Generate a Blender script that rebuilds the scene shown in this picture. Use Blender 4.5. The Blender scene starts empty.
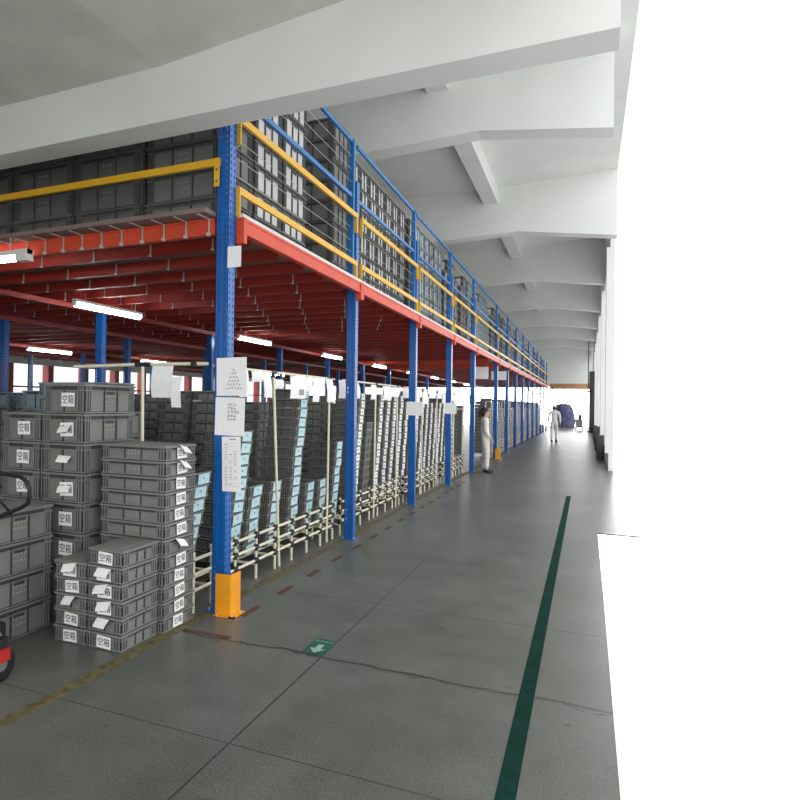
import bpy, math, random
from mathutils import Vector, Matrix
random.seed(7)
C = bpy.context.scene.collection
SC = bpy.context.scene
PI = math.pi

# ------------------------------------------------------------------ materials
def mat(name, col, rough=.6, metal=0, var=.12, scale=6, spec=.4, bump=0, emit=None, trans=0, stretch=(1,1,1)):
    m = bpy.data.materials.new(name); m.use_nodes = True
    nt = m.node_tree; b = nt.nodes['Principled BSDF']
    b.inputs['Roughness'].default_value = rough; b.inputs['Metallic'].default_value = metal
    b.inputs['Specular IOR Level'].default_value = spec
    if emit:
        b.inputs['Base Color'].default_value = (*col, 1)
        b.inputs['Emission Color'].default_value = (*col, 1); b.inputs['Emission Strength'].default_value = emit
        return m
    tc = nt.nodes.new('ShaderNodeTexCoord'); mp = nt.nodes.new('ShaderNodeMapping'); mp.inputs['Scale'].default_value = stretch
    nt.links.new(tc.outputs['Object'], mp.inputs['Vector'])
    n = nt.nodes.new('ShaderNodeTexNoise'); n.inputs['Scale'].default_value = scale; n.inputs['Detail'].default_value = 5
    nt.links.new(mp.outputs[0], n.inputs['Vector'])
    r = nt.nodes.new('ShaderNodeValToRGB'); r.color_ramp.elements[0].position = .3; r.color_ramp.elements[1].position = .7
    r.color_ramp.elements[0].color = (*[c*(1-var) for c in col], 1)
    r.color_ramp.elements[1].color = (*[min(1, c*(1+var)) for c in col], 1)
    nt.links.new(n.outputs['Fac'], r.inputs[0]); nt.links.new(r.outputs[0], b.inputs['Base Color'])
    if bump:
        bp = nt.nodes.new('ShaderNodeBump'); bp.inputs['Strength'].default_value = bump; bp.inputs['Distance'].default_value = .01
        nt.links.new(n.outputs['Fac'], bp.inputs['Height']); nt.links.new(bp.outputs[0], b.inputs['Normal'])
    return m
M = dict(
    grey=mat('grey_plastic', (.19,.197,.18), .45, var=.1, scale=3),
    dgrey=mat('dark_grey_plastic', (.118,.122,.117), .5, var=.12, scale=3),
    lgrey=mat('pale_grey_plastic', (.56,.57,.56), .45, var=.12, scale=3),
    shaded_grey=mat('shaded_grey_plastic', (.165,.17,.165), .45, var=.12, scale=3),  # pale box plastic darkened, painting in the shade on front faces
    rib=mat('rib_and_shade_plastic', (.05,.052,.05), .5, var=.1, scale=3),  # dark ribs, also the painted shade in crate recesses
    bluep=mat('pale_blue_plastic', (.2,.27,.31), .45, var=.12, scale=3),
    wrap=mat('wrapped_blue_plastic', (.60,.72,.85), .25, var=.5, scale=22, spec=.7),
    mark=mat('white_print', (.42,.42,.40), .6, var=.1),
    paper=mat('white_paper', (.88,.88,.89), .8, var=.03, scale=20),
    bpaper=mat('pale_blue_card', (.50,.72,.76), .7, var=.08, scale=9),
    ink=mat('black_ink', (.035,.035,.035), .7, var=.05),
    fink=mat('faint_ink', (.30,.30,.30), .8, var=.1),
    blue=mat('blue_steel', (.006,.115,.42), .28, var=.12, scale=4, spec=.6),
    bluel=mat('blue_rail_steel', (.012,.15,.42), .35, var=.12, scale=4, spec=.6),
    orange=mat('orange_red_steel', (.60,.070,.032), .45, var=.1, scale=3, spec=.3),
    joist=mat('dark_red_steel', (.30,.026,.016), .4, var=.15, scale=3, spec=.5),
    yellow=mat('yellow_steel', (.72,.40,.015), .4, var=.08, scale=4, spec=.5),
    guard=mat('orange_yellow_steel', (.85,.34,.01), .4, var=.1, scale=8, spec=.5),
    galv=mat('galvanised_steel', (.5,.5,.47), .35, metal=.3, var=.12, scale=9),
    deck=mat('deck_board', (.20,.15,.13), .6, var=.12, scale=5),
    lip=mat('pale_deck_lip', (.62,.62,.60), .5, var=.08),
    pipe=mat('cream_pipe', (.72,.68,.52), .4, var=.06),
    joint=mat('black_pipe_joint', (.02,.02,.02), .4, var=.1),
    wall=mat('painted_plaster', (.74,.76,.735), .9, var=.04, scale=1.2, spec=.1, bump=.05),
    fbeam=mat('dimmed_beam_plaster', (.66,.67,.65), .9, var=.05, scale=1.2, spec=.1, bump=.05),  # copy of the wall plaster, darkened to offset light from behind
    lowceil=mat('stained_plaster', (.60,.61,.55), .9, var=.12, scale=1.6, spec=.1, bump=.1),
    gyel=mat('worn_yellow_tape', (.12,.10,.045), .6, var=.5, scale=18),
    ggreen=mat('green_floor_tape', (.006,.034,.026), .95, spec=.08, var=.25, scale=12),
    gred=mat('worn_red_tape', (.10,.045,.038), .6, var=.5, scale=22),
    green=mat('green_sign', (.02,.10,.06), .5, var=.2, scale=20),
    gwhite=mat('pale_green_print', (.28,.42,.36), .6, var=.1, scale=20),
    tube=mat('lit_tube', (1,1,1), emit=26),
    fixt=mat('white_fixture', (.7,.7,.7), .5, var=.03),
    skin=mat('skin', (.55,.33,.24), .6, var=.05),
    cloth=mat('white_cloth', (.72,.70,.68), .85, var=.06, scale=12, bump=.2),
    hair=mat('dark_hair', (.02,.016,.014), .5, var=.2, scale=30),
    shoe=mat('dark_shoe', (.03,.03,.035), .5, var=.1),
    sole=mat('pale_sole', (.6,.6,.6), .6, var=.05),
    red=mat('red_paint', (.45,.02,.02), .35, var=.1),
    black=mat('black_rubber', (.015,.015,.015), .5, var=.2, bump=.1),
    metal=mat('worn_metal', (.3,.3,.3), .35, metal=.8, var=.2),
    dcol=mat('dark_column_paint', (.06,.06,.065), .6, var=.15, scale=2),
    gantry=mat('ochre_gantry_paint', (.50,.27,.13), .5, var=.25, scale=.8),
    tarp=mat('violet_blue_tarpaulin', (.10,.10,.22), .6, var=.5, scale=2.5, bump=.4),
)
def floor_mat():
    m = bpy.data.materials.new('concrete_floor'); m.use_nodes = True
    nt = m.node_tree; L = nt.links; b = nt.nodes['Principled BSDF']
    def nd(t, **k):
        n = nt.nodes.new(t)
        for a, v in k.items(): setattr(n, a, v)
        return n
    def math_(op, a, b_=None, clamp=False):
        n = nd('ShaderNodeMath', operation=op, use_clamp=clamp)
        for i, v in enumerate((a, b_)):
            if v is None: continue
            if isinstance(v, (int, float)): n.inputs[i].default_value = v
            else: L.new(v, n.inputs[i])
        return n.outputs[0]
    tc = nd('ShaderNodeTexCoord'); sep = nd('ShaderNodeSeparateXYZ'); L.new(tc.outputs['Object'], sep.inputs[0])
    x, y = sep.outputs[0], sep.outputs[1]
    def noise(s, d=6, r=.6):
        n = nd('ShaderNodeTexNoise'); n.inputs['Scale'].default_value = s; n.inputs['Detail'].default_value = d; n.inputs['Roughness'].default_value = r
        L.new(tc.outputs['Object'], n.inputs['Vector']); return n.outputs['Fac']
    big, mid, fine, wob = noise(.7), noise(3.5), noise(90, 4, .9), noise(2.6, 5)
    r = nd('ShaderNodeValToRGB'); e = r.color_ramp.elements
    e[0].position = .34; e[0].color = (.066,.070,.058,1); e[1].position = .68; e[1].color = (.168,.174,.158,1)
    mix = math_('ADD', math_('ADD', math_('MULTIPLY', big, .42), math_('MULTIPLY', mid, .28)), math_('MULTIPLY', math_('ADD', math_('MULTIPLY', math_('SUBTRACT', fine, .5), 4.0), .5), .30))
    L.new(mix, r.inputs[0])
    # joints: thin lines parallel to the aisle and across it, one of them cracked
    def line(v, c, w):
        return math_('LESS_THAN', math_('ABSOLUTE', math_('SUBTRACT', v, c)), w)
    tot = None
    for c in (-1.52,): tot = line(x, c, .0055)
    for c in (2.61, 4.94, 6.6, 9.0, 12.5, 16.5, 21, 26):
        tot = math_('MAXIMUM', tot, line(y, c, .004 if c < 4 else .006))
    yw = math_('ADD', y, math_('MULTIPLY', math_('SUBTRACT', wob, .5), .16))
    crack = line(yw, 3.745, .012)
    yw2 = math_('ADD', y, math_('MULTIPLY', math_('SUBTRACT', wob, .5), .32))
    crack2 = math_('MULTIPLY', line(yw2, 3.72, .004), math_('GREATER_THAN', mid, .5))
    tot = math_('MAXIMUM', tot, math_('MAXIMUM', crack, crack2))
    mx = nd('ShaderNodeMix', data_type='RGBA'); L.new(math_('MULTIPLY', tot, .85), mx.inputs['Factor'])
    L.new(r.outputs[0], mx.inputs['A']); mx.inputs['B'].default_value = (.03,.03,.026,1)
    sp = nd('ShaderNodeMix', data_type='RGBA')
    spots = math_('GREATER_THAN', noise(9, 2, .4), .735); L.new(math_('MULTIPLY', spots, .5), sp.inputs['Factor'])
    L.new(mx.outputs['Result'], sp.inputs['A']); sp.inputs['B'].default_value = (.04,.042,.038,1)
    L.new(sp.outputs['Result'], b.inputs['Base Color'])
    rr = nd('ShaderNodeMapRange'); L.new(mid, rr.inputs['Value']); rr.inputs['From Min'].default_value=.3; rr.inputs['From Max'].default_value=.7
    rr.inputs['To Min'].default_value = .33; rr.inputs['To Max'].default_value = .40
    L.new(rr.outputs[0], b.inputs['Roughness']); b.inputs['Specular IOR Level'].default_value = .36
    bp = nd('ShaderNodeBump'); bp.inputs['Strength'].default_value = .03; bp.inputs['Distance'].default_value = .003
    L.new(mix, bp.inputs['Height']); L.new(bp.outputs[0], b.inputs['Normal'])
    return m
M['floor'] = floor_mat()

# ------------------------------------------------------------------ mesh builder
class MB:
    def __init__(s): s.v = []; s.f = []; s.m = []; s.mats = []; s.sm = []
    def mi(s, m):
        if m not in s.mats: s.mats.append(m)
        return s.mats.index(m)
    def poly(s, vs, fs, m, smooth=False):
        o = len(s.v); s.v += [tuple(v) for v in vs]; k = s.mi(m)
        for f in fs: s.f.append(tuple(i+o for i in f)); s.m.append(k); s.sm.append(smooth)
        return s
    def box(s, x0, x1, y0, y1, z0, z1, m, skip=''):
        vs = [(x,y,z) for z in (z0,z1) for y in (y0,y1) for x in (x0,x1)]
        fs = [(0,2,3,1),(4,5,7,6),(0,1,5,4),(2,6,7,3),(0,4,6,2),(1,3,7,5)]
        return s.poly(vs, fs, m)
    def bar(s, a, b, w, h, m):       # square bar from a to b
        a = Vector(a); b = Vector(b); d = (b-a).normalized()
        u = d.cross(Vector((0,0,1)));  u = Vector((1,0,0)) if u.length < 1e-4 else u.normalized()
        n = u.cross(d)
        vs = [p+u*i*w/2+n*j*h/2 for p in (a,b) for i,j in ((-1,-1),(1,-1),(1,1),(-1,1))]
        return s.poly(vs, [(3,2,1,0),(4,5,6,7),(0,1,5,4),(1,2,6,5),(2,3,7,6),(3,0,4,7)], m)
    def tube(s, pts, r, m, n=10, cap=True):
        pts = [Vector(p) for p in pts]; rs = r if isinstance(r,(list,tuple)) else [r]*len(pts); vs = []
        for i, p in enumerate(pts):
            d = (pts[min(i+1,len(pts)-1)]-pts[max(i-1,0)]).normalized()
            u = d.cross(Vector((0,0,1)))
            u = d.cross(Vector((0,1,0))).normalized() if u.length < .2 else u.normalized()
            w = u.cross(d)
            vs += [p+(u*math.cos(2*PI*k/n)+w*math.sin(2*PI*k/n))*rs[i] for k in range(n)]
        fs = [(i*n+k, i*n+(k+1)%n, (i+1)*n+(k+1)%n, (i+1)*n+k) for i in range(len(pts)-1) for k in range(n)]
        s.poly(vs, fs, m, True)
        if cap: s.poly(vs[:n], [tuple(range(n))[::-1]], m); s.poly(vs[-n:], [tuple(range(n))], m)
        return s
    def prism(s, prof, y0, y1, m):   # closed (x,z) profile pushed along y
        n = len(prof); vs = [(x,y0,z) for x,z in prof]+[(x,y1,z) for x,z in prof]
        fs = [tuple(range(n))[::-1], tuple(range(n,2*n))]+[(i,(i+1)%n,n+(i+1)%n,n+i) for i in range(n)]
        return s.poly(vs, fs, m)
    def add(s, o, mtx=Matrix()):
        off = len(s.v); s.v += [tuple(mtx@Vector(v)) for v in o.v]
        for f, k, q in zip(o.f, o.m, o.sm): s.f.append(tuple(i+off for i in f)); s.m.append(s.mi(o.mats[k])); s.sm.append(q)
        return s
    def mesh(s, name):
        me = bpy.data.meshes.new(name); me.from_pydata(s.v, [], s.f)
        for m in s.mats: me.materials.append(M[m])
        me.polygons.foreach_set('material_index', s.m); me.polygons.foreach_set('use_smooth', s.sm); me.update()
        return me
def link(name, me, parent=None, loc=(0,0,0), rot=(0,0,0)):
    o = bpy.data.objects.new(name, me.mesh(name) if isinstance(me, MB) else me); C.objects.link(o)
    o.location = loc; o.rotation_euler = rot
    if parent: o.parent = parent
    return o
def tag(o, label=None, cat=None, group=None, kind=None):
    if label:
        o['label'] = label
    if cat: o['category'] = cat
    if group: o['group'] = group
    if kind: o['kind'] = kind
    return o
def thing(name, loc, label, cat, group=None, rz=0):
    o = bpy.data.objects.new(name, None); C.objects.link(o); o.location = loc; o.rotation_euler = (0,0,rz)
    o.empty_display_size = .1
    return tag(o, label, cat, group)
def struct(name, mb, label=None, cat=None): return tag(link(name, mb), label, cat, None, 'structure')
ORD = ['zeroth','first','second','third','fourth','fifth','sixth','seventh','eighth','ninth','tenth','eleventh','twelfth','thirteenth',
       'fourteenth','fifteenth','sixteenth','seventeenth','eighteenth','nineteenth','twentieth']
def text_mb(body, size, m):
    cu = bpy.data.curves.new('t','FONT'); cu.body = body; cu.size = size; cu.align_x='CENTER'; cu.align_y='CENTER'; cu.offset = size*.006
    o = bpy.data.objects.new('t', cu); C.objects.link(o)
    bpy.context.view_layer.update()
    dg = bpy.context.evaluated_depsgraph_get(); me = o.evaluated_get(dg).to_mesh()
    mb = MB(); mb.poly([v.co[:] for v in me.vertices], [tuple(p.vertices) for p in me.polygons], m)
    o.evaluated_get(dg).to_mesh_clear(); bpy.data.objects.remove(o); bpy.data.curves.remove(cu)
    return mb
TXT_EMPTY = text_mb('空箱', .052, 'ink')

# ------------------------------------------------------------------ the setting
EDGE = .14                                            # the open right-hand edge of the building
f = MB(); f.box(-24, EDGE, -4.2, 58, -.12, 0, 'floor'); f.box(EDGE, .62, 9, 58, -.015, 0, 'floor')
struct('floor', f)
f = MB(); f.prism([(-24,3.93),(-2.8,3.99),(-.9,4.16),(EDGE,4.14),(EDGE,4.35),(-24,4.35)], -4.2, 3.7, 'lowceil'); struct('ceiling', f)
f = MB(); f.prism([(-24,7.25),(-2.3,7.2),(.62,7.35),(.62,7.55),(-24,7.45)], 3.94, 58, 'wall'); struct('ceiling', f)
# deep front beam carrying the wall between the low and the high bay
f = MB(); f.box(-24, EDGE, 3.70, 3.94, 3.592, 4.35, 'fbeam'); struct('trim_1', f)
f = MB(); f.box(-24, EDGE, 3.72, 3.93, 4.35, 7.5, 'wall'); struct('wall_front', f)
prof = [(-24,5.92),(-4.2,5.96),(-1.65,6.06),(EDGE,5.81),(EDGE,7.45),(-24,7.35)]
for i, y in enumerate((10.53,16.96,23.6,30.3,36.9,43.5,50.1)):
    xr = .32 if i == 0 else .62; pr = [(a if a != EDGE else xr, b if a != EDGE or b > 7 else b-.14*(xr-EDGE)) for a, b in prof]
    f = MB(); f.prism(pr, y, y+.4, 'wall'); struct('trim_%d' % (i+2), f)
f = MB(); f.box(-2.49, -2.14, 3.94, 57, 6.82, 7.26, 'wall'); struct('trim_9', f)
f = MB(); f.box(-24, .62, 57.6, 58, 3.35, 7.4, 'wall'); struct('wall_back', f)
f = MB(); f.box(-24.2, -24, 3.0, 58, 0, .9, 'wall'); f.box(-24.2, -24, 3.0, 58, 3.3, 7.4, 'wall')
for k in range(22): f.box(-24.3, -23.9, 4+2.4*k, 4.35+2.4*k, .9, 3.3, 'joist')
f.box(-24.1,-24,3,58,2.2,2.28,'joist')
struct('wall_left', f)
f = MB(); f.box(-24, -6.5, -4.2, -4.0, 0, 4.35, 'wall'); struct('wall_light_block', f)  # unseen wall, added to cut the light on front faces
# right wall in the far part of the aisle: low sill, header and piers between bright openings
f = MB(); f.box(.50, .62, 18, 58, 0, .45, 'wall'); f.box(.50, .62, 18, 58, 5.7, 7.4, 'wall')
for k in range(7): f.box(.42, .62, 18+6.6*k, 18.4+6.6*k, .45, 5.7, 'wall')
struct('wall_right', f)
f = MB(); f.box(.10, .44, 45.2, 45.55, 0, 3.95, 'dcol'); f.box(.22,.3,45.3,45.4,3.95,6.0,'wall'); f.box(.03, .5, 45.15, 45.6, 0, .12, 'dcol'); f.box(-.02,.3,45.2,45.3,2.6,2.7,'dcol'); f.tube([(.05,45.3,.1),(.05,45.3,5.9)], .03, 'dcol')
tag(link('building_column', f), 'dark square column standing at far end of aisle', 'column')
f = MB(); f.box(-2.55, .5, 50.6, 50.85, 2.96, 3.32, 'gantry'); f.box(-2.55, .5, 50.5, 50.95, 3.28, 3.34, 'gantry'); f.box(-2.55, .5, 50.5, 50.95, 2.94, 2.99, 'gantry')
tag(link('gantry_beam', f), 'ochre steel beam across the bright far opening of the aisle', 'beam')

# ------------------------------------------------------------------ floor markings
def flat(name, x0, x1, y0, y1, m, label, cat, group=None, h=.002):
    f = MB(); f.box(0, x1-x0, 0, y1-y0, 0, h, m); return tag(link(name, f, loc=(x0,y0,.0005)), label, cat, group)
flat('floor_tape', -.33, -.25, -1, 12.5, 'ggreen', 'long dark green tape line running down the aisle floor', 'floor tape')
flat('floor_tape', -2.66, -2.575, -1, 48, 'gyel', 'worn yellow tape line under the blue posts and crates', 'floor tape')
flat('floor_tape', -2.57, -2.2, 3.755, 3.795, 'gred', 'faded red strip running across in front of the corner post', 'floor tape', h=.0026)
for i in range(16):
    y = 4.2+.62*i
    flat('tape_dash', -2.37, -2.32, y, y+.27, 'gred', '%s short faded red dash from the corner post' % ORD[i+1], 'floor tape', 'red dashes beside the posts')
sg = thing('floor_sign', (-1.59,3.90,.001), 'green floor sticker with white arrow pointing to the viewer', 'sign')
f = MB(); f.box(-.075,.075,-.135,.135,0,.002,'green'); link('sticker', f, sg)
f = MB(); z=.0028
f.poly([(-.02,.035,z),(.02,.035,z),(.02,-.04,z),(.055,-.04,z),(0,-.115,z),(-.055,-.04,z),(-.02,-.04,z)], [(6,5,4,3,2,1,0)], 'gwhite')
t = text_mb('安全出口', .034, 'gwhite'); f.add(t, Matrix.Translation((0,.088,z)))
link('printed_arrow', f, sg)

# ------------------------------------------------------------------ crates
def crate_mb(L, W, H, m, rib='rib', nL=3, nW=2, marks='y', rm=None, rwm=.0035):
    """open stacking box: L along x, W along y"""
    f = MB(); t = .004; rm = rm or m; rb = .010 if H < .15 else .014
    x, y = L/2-rb, W/2-rb
    f.box(-x, x, -y, y, .004, .012, m)
    for sx in (-1,1): f.box(min(sx*x,sx*(x-t)), max(sx*x,sx*(x-t)), -y, y, 0.01, H-.003, m)
    for sy in (-1,1): f.box(-x, x, min(sy*y,sy*(y-t)), max(sy*y,sy*(y-t)), .01, H-.003, m)
    # rim, foot band and ribs stand proud; shade at rim, foot and corner ribs is painted dark
    def ring(d, z0, z1, mm):
        X, Y = L/2-rb+d, W/2-rb+d
        f.box(-X, X, -Y, -Y+d+.001, z0, z1, mm); f.box(-X, X, Y-d-.001, Y, z0, z1, mm)
        f.box(-X, -X+d+.001, -Y+d, Y-d, z0, z1, mm); f.box(X-d-.001, X, -Y+d, Y-d, z0, z1, mm)
    ring(rb, H-.016, H-.002, rm)
    ring(rb*.7, H-.036 if H<.15 else H-.05, H-.032 if H<.15 else H-.042, rm)
    ring(rb*.6, .003, .012, rm)
    def ribs(n, A, B, swap):
        k = 0
        ps = [-(A-.012), -(A-.034), -(A-.056)] + [A-.012, A-.034, A-.056]
        ps += [-(A-.056)+(2*(A-.056))*(i+1)/(n) for i in range(n-1)]
        for p in ps:
            for s in (-1,1):
                a0, a1 = sorted((s*B, s*(B+rb*.75)))
                mid_ = abs(p) < A-.06; rw = .0035 if not mid_ else rwm; mm = rm if not mid_ else rib
                if swap: f.box(a0, a1, p-rw, p+rw, .01, H-.015, mm)
                else: f.box(p-rw, p+rw, a0, a1, .01, H-.015, mm)
    gw = .048 if L < .6 and H < .25 else .062
    for sx in (-1,1):
        for sy in (-1,1):
            a = L/2-rb-.003; b = W/2-rb
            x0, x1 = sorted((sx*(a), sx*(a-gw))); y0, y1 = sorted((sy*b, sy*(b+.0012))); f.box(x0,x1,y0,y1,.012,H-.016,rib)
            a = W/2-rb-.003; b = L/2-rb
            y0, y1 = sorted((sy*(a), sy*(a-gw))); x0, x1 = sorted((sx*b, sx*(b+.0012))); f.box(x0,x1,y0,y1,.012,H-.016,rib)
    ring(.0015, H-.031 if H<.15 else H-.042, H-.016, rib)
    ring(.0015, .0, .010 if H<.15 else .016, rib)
    ribs(nL, L/2-rb, W/2-rb, False); ribs(nW, W/2-rb, L/2-rb, True)
    # hand slots on the short ends: dark plates paint the shade of a recess
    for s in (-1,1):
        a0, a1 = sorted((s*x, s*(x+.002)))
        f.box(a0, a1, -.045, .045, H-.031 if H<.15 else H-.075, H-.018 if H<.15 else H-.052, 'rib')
    if marks:      # small illegible white moulded print in the middle of the long sides
        rs = random.Random(3)
        for s in (-1,1):
            for row in range(2):
                for c in range(4):
                    cx = -.045+.03*c; cz = H*.62-row*H*.2; w = .009 if row == 0 else .006
                    b_ = y if marks == 'y' else x; a0, a1 = sorted((s*b_, s*(b_+.0015)))
                    def mk(u0,u1,z0_,z1_):
                        if marks == 'y': f.box(u0,u1,a0,a1,z0_,z1_,'mark')
                        else: f.box(a0,a1,u0,u1,z0_,z1_,'mark')
                    for q in range(2):
                        zz = cz+(q-.5)*w*.9; mk(cx-w*rs.uniform(.5,1), cx+w*rs.uniform(.5,1), zz-.0016, zz+.0016)
                    mk(cx-.0014, cx+.0014, cz-w*.8, cz+w*.8)
    return f
def label_mb(w, h, m='paper', text=True):
    f = MB(); f.box(-w/2, w/2, -.0015, 0, -h/2, h/2, m)     # stands in the xz plane, faces -y
    if text: f.add(TXT_EMPTY, Matrix.Translation((0,-.0022,-.002)) @ Matrix.Rotation(PI/2,4,'X') @ Matrix.Diagonal((w/.115,h/.075,1,1)))
    return f
LAB = label_mb(.115,.078).mesh('label')
LABB = label_mb(.125,.10).mesh('label')
def blue_card():
    f = MB(); f.poly([(-.085,-.002,-.045),(.085,-.002,-.045),(.085,-.012,.042),(-.085,-.012,.042),(-.085,0,-.045),(.085,0,-.045),(.085,-.010,.043),(-.085,-.010,.043)],
      [(0,1,2,3),(7,6,5,4),(0,4,5,1),(1,5,6,2),(2,6,7,3),(3,7,4,0)], 'bpaper')
    f.box(-.012,.008,-.009,-.006,-.004,.02,'fink')
    return f
CARD = blue_card().mesh('label_card')
def slip():      # a paper slip hanging loose from its top edge
    f = MB(); vs = []
    for i in range(5):
        t = i/4; yy = -.004-.05*math.sin(t*1.2); zz = -.055*t*.8
        vs += [(-.05+.012*t, yy, zz), (.055+.004*t, yy, zz+.01)]
    f.poly(vs, [(2*i,2*i+2,2*i+3,2*i+1) for i in range(4)], 'paper', True)
    f.poly([(v[0],v[1]+.0015,v[2]) for v in vs], [(2*i+1,2*i+3,2*i+2,2*i) for i in range(4)], 'paper', True)
    return f
SLIP = slip().mesh('paper_slip')
def lid_mb(L, W, m):
    f = MB(); f.box(-L/2+.008, L/2-.008, -W/2+.008, W/2-.008, -.001, .004, m); f.box(-L/2+.06, L/2-.06, -W/2+.05, W/2-.05, .004, .007, m); return f
KIND = dict(
    half=(crate_mb(.283,.378,.107,'grey',nL=2,nW=3,marks='x'), .108),       # small, short end forward
    long=(crate_mb(.568,.378,.107,'grey'), .108),
    tall=(crate_mb(.405,.568,.214,'grey',nL=2,nW=3,marks='x'), .2155),
    tote=(crate_mb(.378,.283,.107,'dgrey',nL=2,nW=2,marks=False,rm='grey'), .108),
    dark=(crate_mb(.378,.378,.107,'grey',nL=2,nW=2,marks='y'), .108),
    big=(crate_mb(.752,.575,.243,'dgrey',nL=3,nW=3), .245),
    bigl=(crate_mb(.752,.575,.243,'lgrey',rm='dgrey',nL=3,nW=3,rwm=.009), .245),
    big_shaded=(crate_mb(.752,.575,.243,'shaded_grey',rm='dgrey',nL=3,nW=3,rwm=.006), .245),  # bigl with shade put into its plastic colour
    end=(crate_mb(.568,.372,.283,'lgrey',rm='dgrey',nL=3,nW=2,marks=False,rwm=.012), .286),
    wrapc=(crate_mb(.568,.372,.283,'wrap',rm='bluep',nL=3,nW=2,marks=False), .286),
    bluec=(crate_mb(.405,.378,.13,'bluep',nL=2,nW=2,marks=False,rm='bluep'), .131),
    ablue=(crate_mb(.405,.568,.2,'bluep',nL=2,nW=2,marks=False,rm='bluep'), .2155),
)
MESH = {k: v[0].mesh('crate_body') for k, v in KIND.items()}
LIDS = {k: lid_mb(*s).mesh('lid') for k, s in dict(half=(.283,.378,'grey'), long=(.568,.378,'grey'), tall=(.405,.568,'grey'), tote=(.378,.283,'dgrey'),dark=(.378,.378,'dgrey')).items()}
def crate(name, kind, loc, label, cat, group, labels=(), lid=False, rz=0):
    """labels: (mesh, part name, location, rotz, roty) children"""
    if not labels and not lid:
        o = link(name, MESH[kind], loc=loc, rot=(0,0,rz)); return tag(o, label, cat, group)
    t = thing(name, loc, label, cat, group, rz)
    link('body', MESH[kind], t)
    if lid: link('lid', LIDS[kind], t, (0,0,KIND[kind][1]-.0045))
    for me, nm, l, a, b in labels: link(nm, me, t, l, (0,b,a))
    return t

rnd = random.Random(11)
# two short stacks of six half-size crates in front
for s, (x, nm, slips, nolab) in enumerate(((-2.822,'right', {4,3,2,1}, {1}), (-3.107,'left', {4,2}, {2}))):
    for k in range(6 if s == 0 else 5):
        labs = []
        if not (k in nolab): labs.append((LAB,'paper_label',(rnd.uniform(-.008,.012),-.190,.050+rnd.uniform(-.004,.004)),0,rnd.uniform(-.06,.06)))
        if k in slips: labs.append((SLIP,'paper_slip',(rnd.uniform(-.02,0),-.190,.088),rnd.uniform(-.15,.15),rnd.uniform(-.1,.25)))
        crate('plastic_crate','half',(x+rnd.uniform(-.003,.003),3.235+.189+rnd.uniform(-.004,.004),k*.108),
              'small grey crate, %s from the floor in the low %s stack in front' % (ORD[k+1], nm), 'crate', 'low stacks of six small crates', labs, lid=(k==(5 if s==0 else 4)))
# the stack of twelve beside the corner post
for k in range(12):
    labs = []
    if k != 5: labs.append((LAB,'paper_label',(.285,rnd.uniform(-.02,.01),.052),PI/2,rnd.uniform(-.07,.07)))
    else: labs.append((SLIP,'paper_slip',(.285,-.02,.085),PI/2,.3))
    if k in (11,10): labs.append((SLIP,'paper_slip',(.286,.01,.095),PI/2,.35))
    crate('plastic_crate','long',(-2.925+rnd.uniform(-.004,.004),3.812+rnd.uniform(-.004,.004),k*.108),
          'long grey crate, %s from the floor in the stack of twelve by the post' % ORD[k+1], 'crate', 'stack of twelve long crates', labs, lid=(k==11))
# tall stacks of deep crates to the left
for k in range(8):
    labs = [] if k in (1,) else [(LABB,'paper_label',(.045,-.285,.10),0,rnd.uniform(-.06,.06))]
    if k in (6,5,4): labs.append((SLIP,'paper_slip',(.03,-.286,.12),rnd.uniform(-.2,.2),rnd.uniform(-.1,.3)))
    if k == 5: labs = labs[1:]
    crate('deep_crate','tall',(-3.476+rnd.uniform(-.005,.005),3.80,k*.2155),
          'deep grey crate, %s from the floor in the tallest stack at left' % ORD[k+1], 'crate', 'tallest stack of deep crates', labs, lid=(k==7))
for k in range(7):
    labs = [(LABB,'paper_label',(.03,-.285,.10),0,rnd.uniform(-.08,.08))]
    crate('deep_crate','tall',(-3.89+rnd.uniform(-.005,.005),3.80,k*.2155),
          'deep grey crate, %s from the floor in the stack under the pale blue crates' % ORD[k+1], 'crate', 'far left stack of deep crates', labs, lid=(k==6))
for k in range(4):
    crate('deep_crate','tall',(-3.675+rnd.uniform(-.006,.006),3.155,k*.2155),
          'deep grey crate, %s from the floor in the stack behind the pallet jack' % ORD[k+1], 'crate', 'stack of four deep crates', [], lid=(k==3))
FAINT = MB()
for s in range(4):
    cx = -.045+.03*s
    FAINT.box(-.0015,0,cx-.009,cx+.009,.003,.006,'mark'); FAINT.box(-.0015,0,cx-.001,cx+.001,-.009,.012,'mark'); FAINT.box(-.0015,0,cx-.006,cx+.006,-.007,-.004,'mark')
for k in range(5):
    x = -4.32+.0; 
for i in range(2):
    for k in range(2):
        crate('small_blue_crate','bluec',(-4.42+.41*i,4.55,1.5085+.131*k),
          'pale blue crate, %s layer, %s side, high up behind the left stack' % (('lower','upper')[k],('left','right')[i]), 'crate', 'pale blue crates on top at left')
for k in range(7):
    for i in range(2):
        crate('deep_crate','tall',(-4.42+.41*i,4.60,k*.2155), 'deep grey crate, layer %d up, %s stack beneath the pale blue crates' % (k+1,('left','right')[i]), 'crate', 'stacks beneath the pale blue crates')

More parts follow.
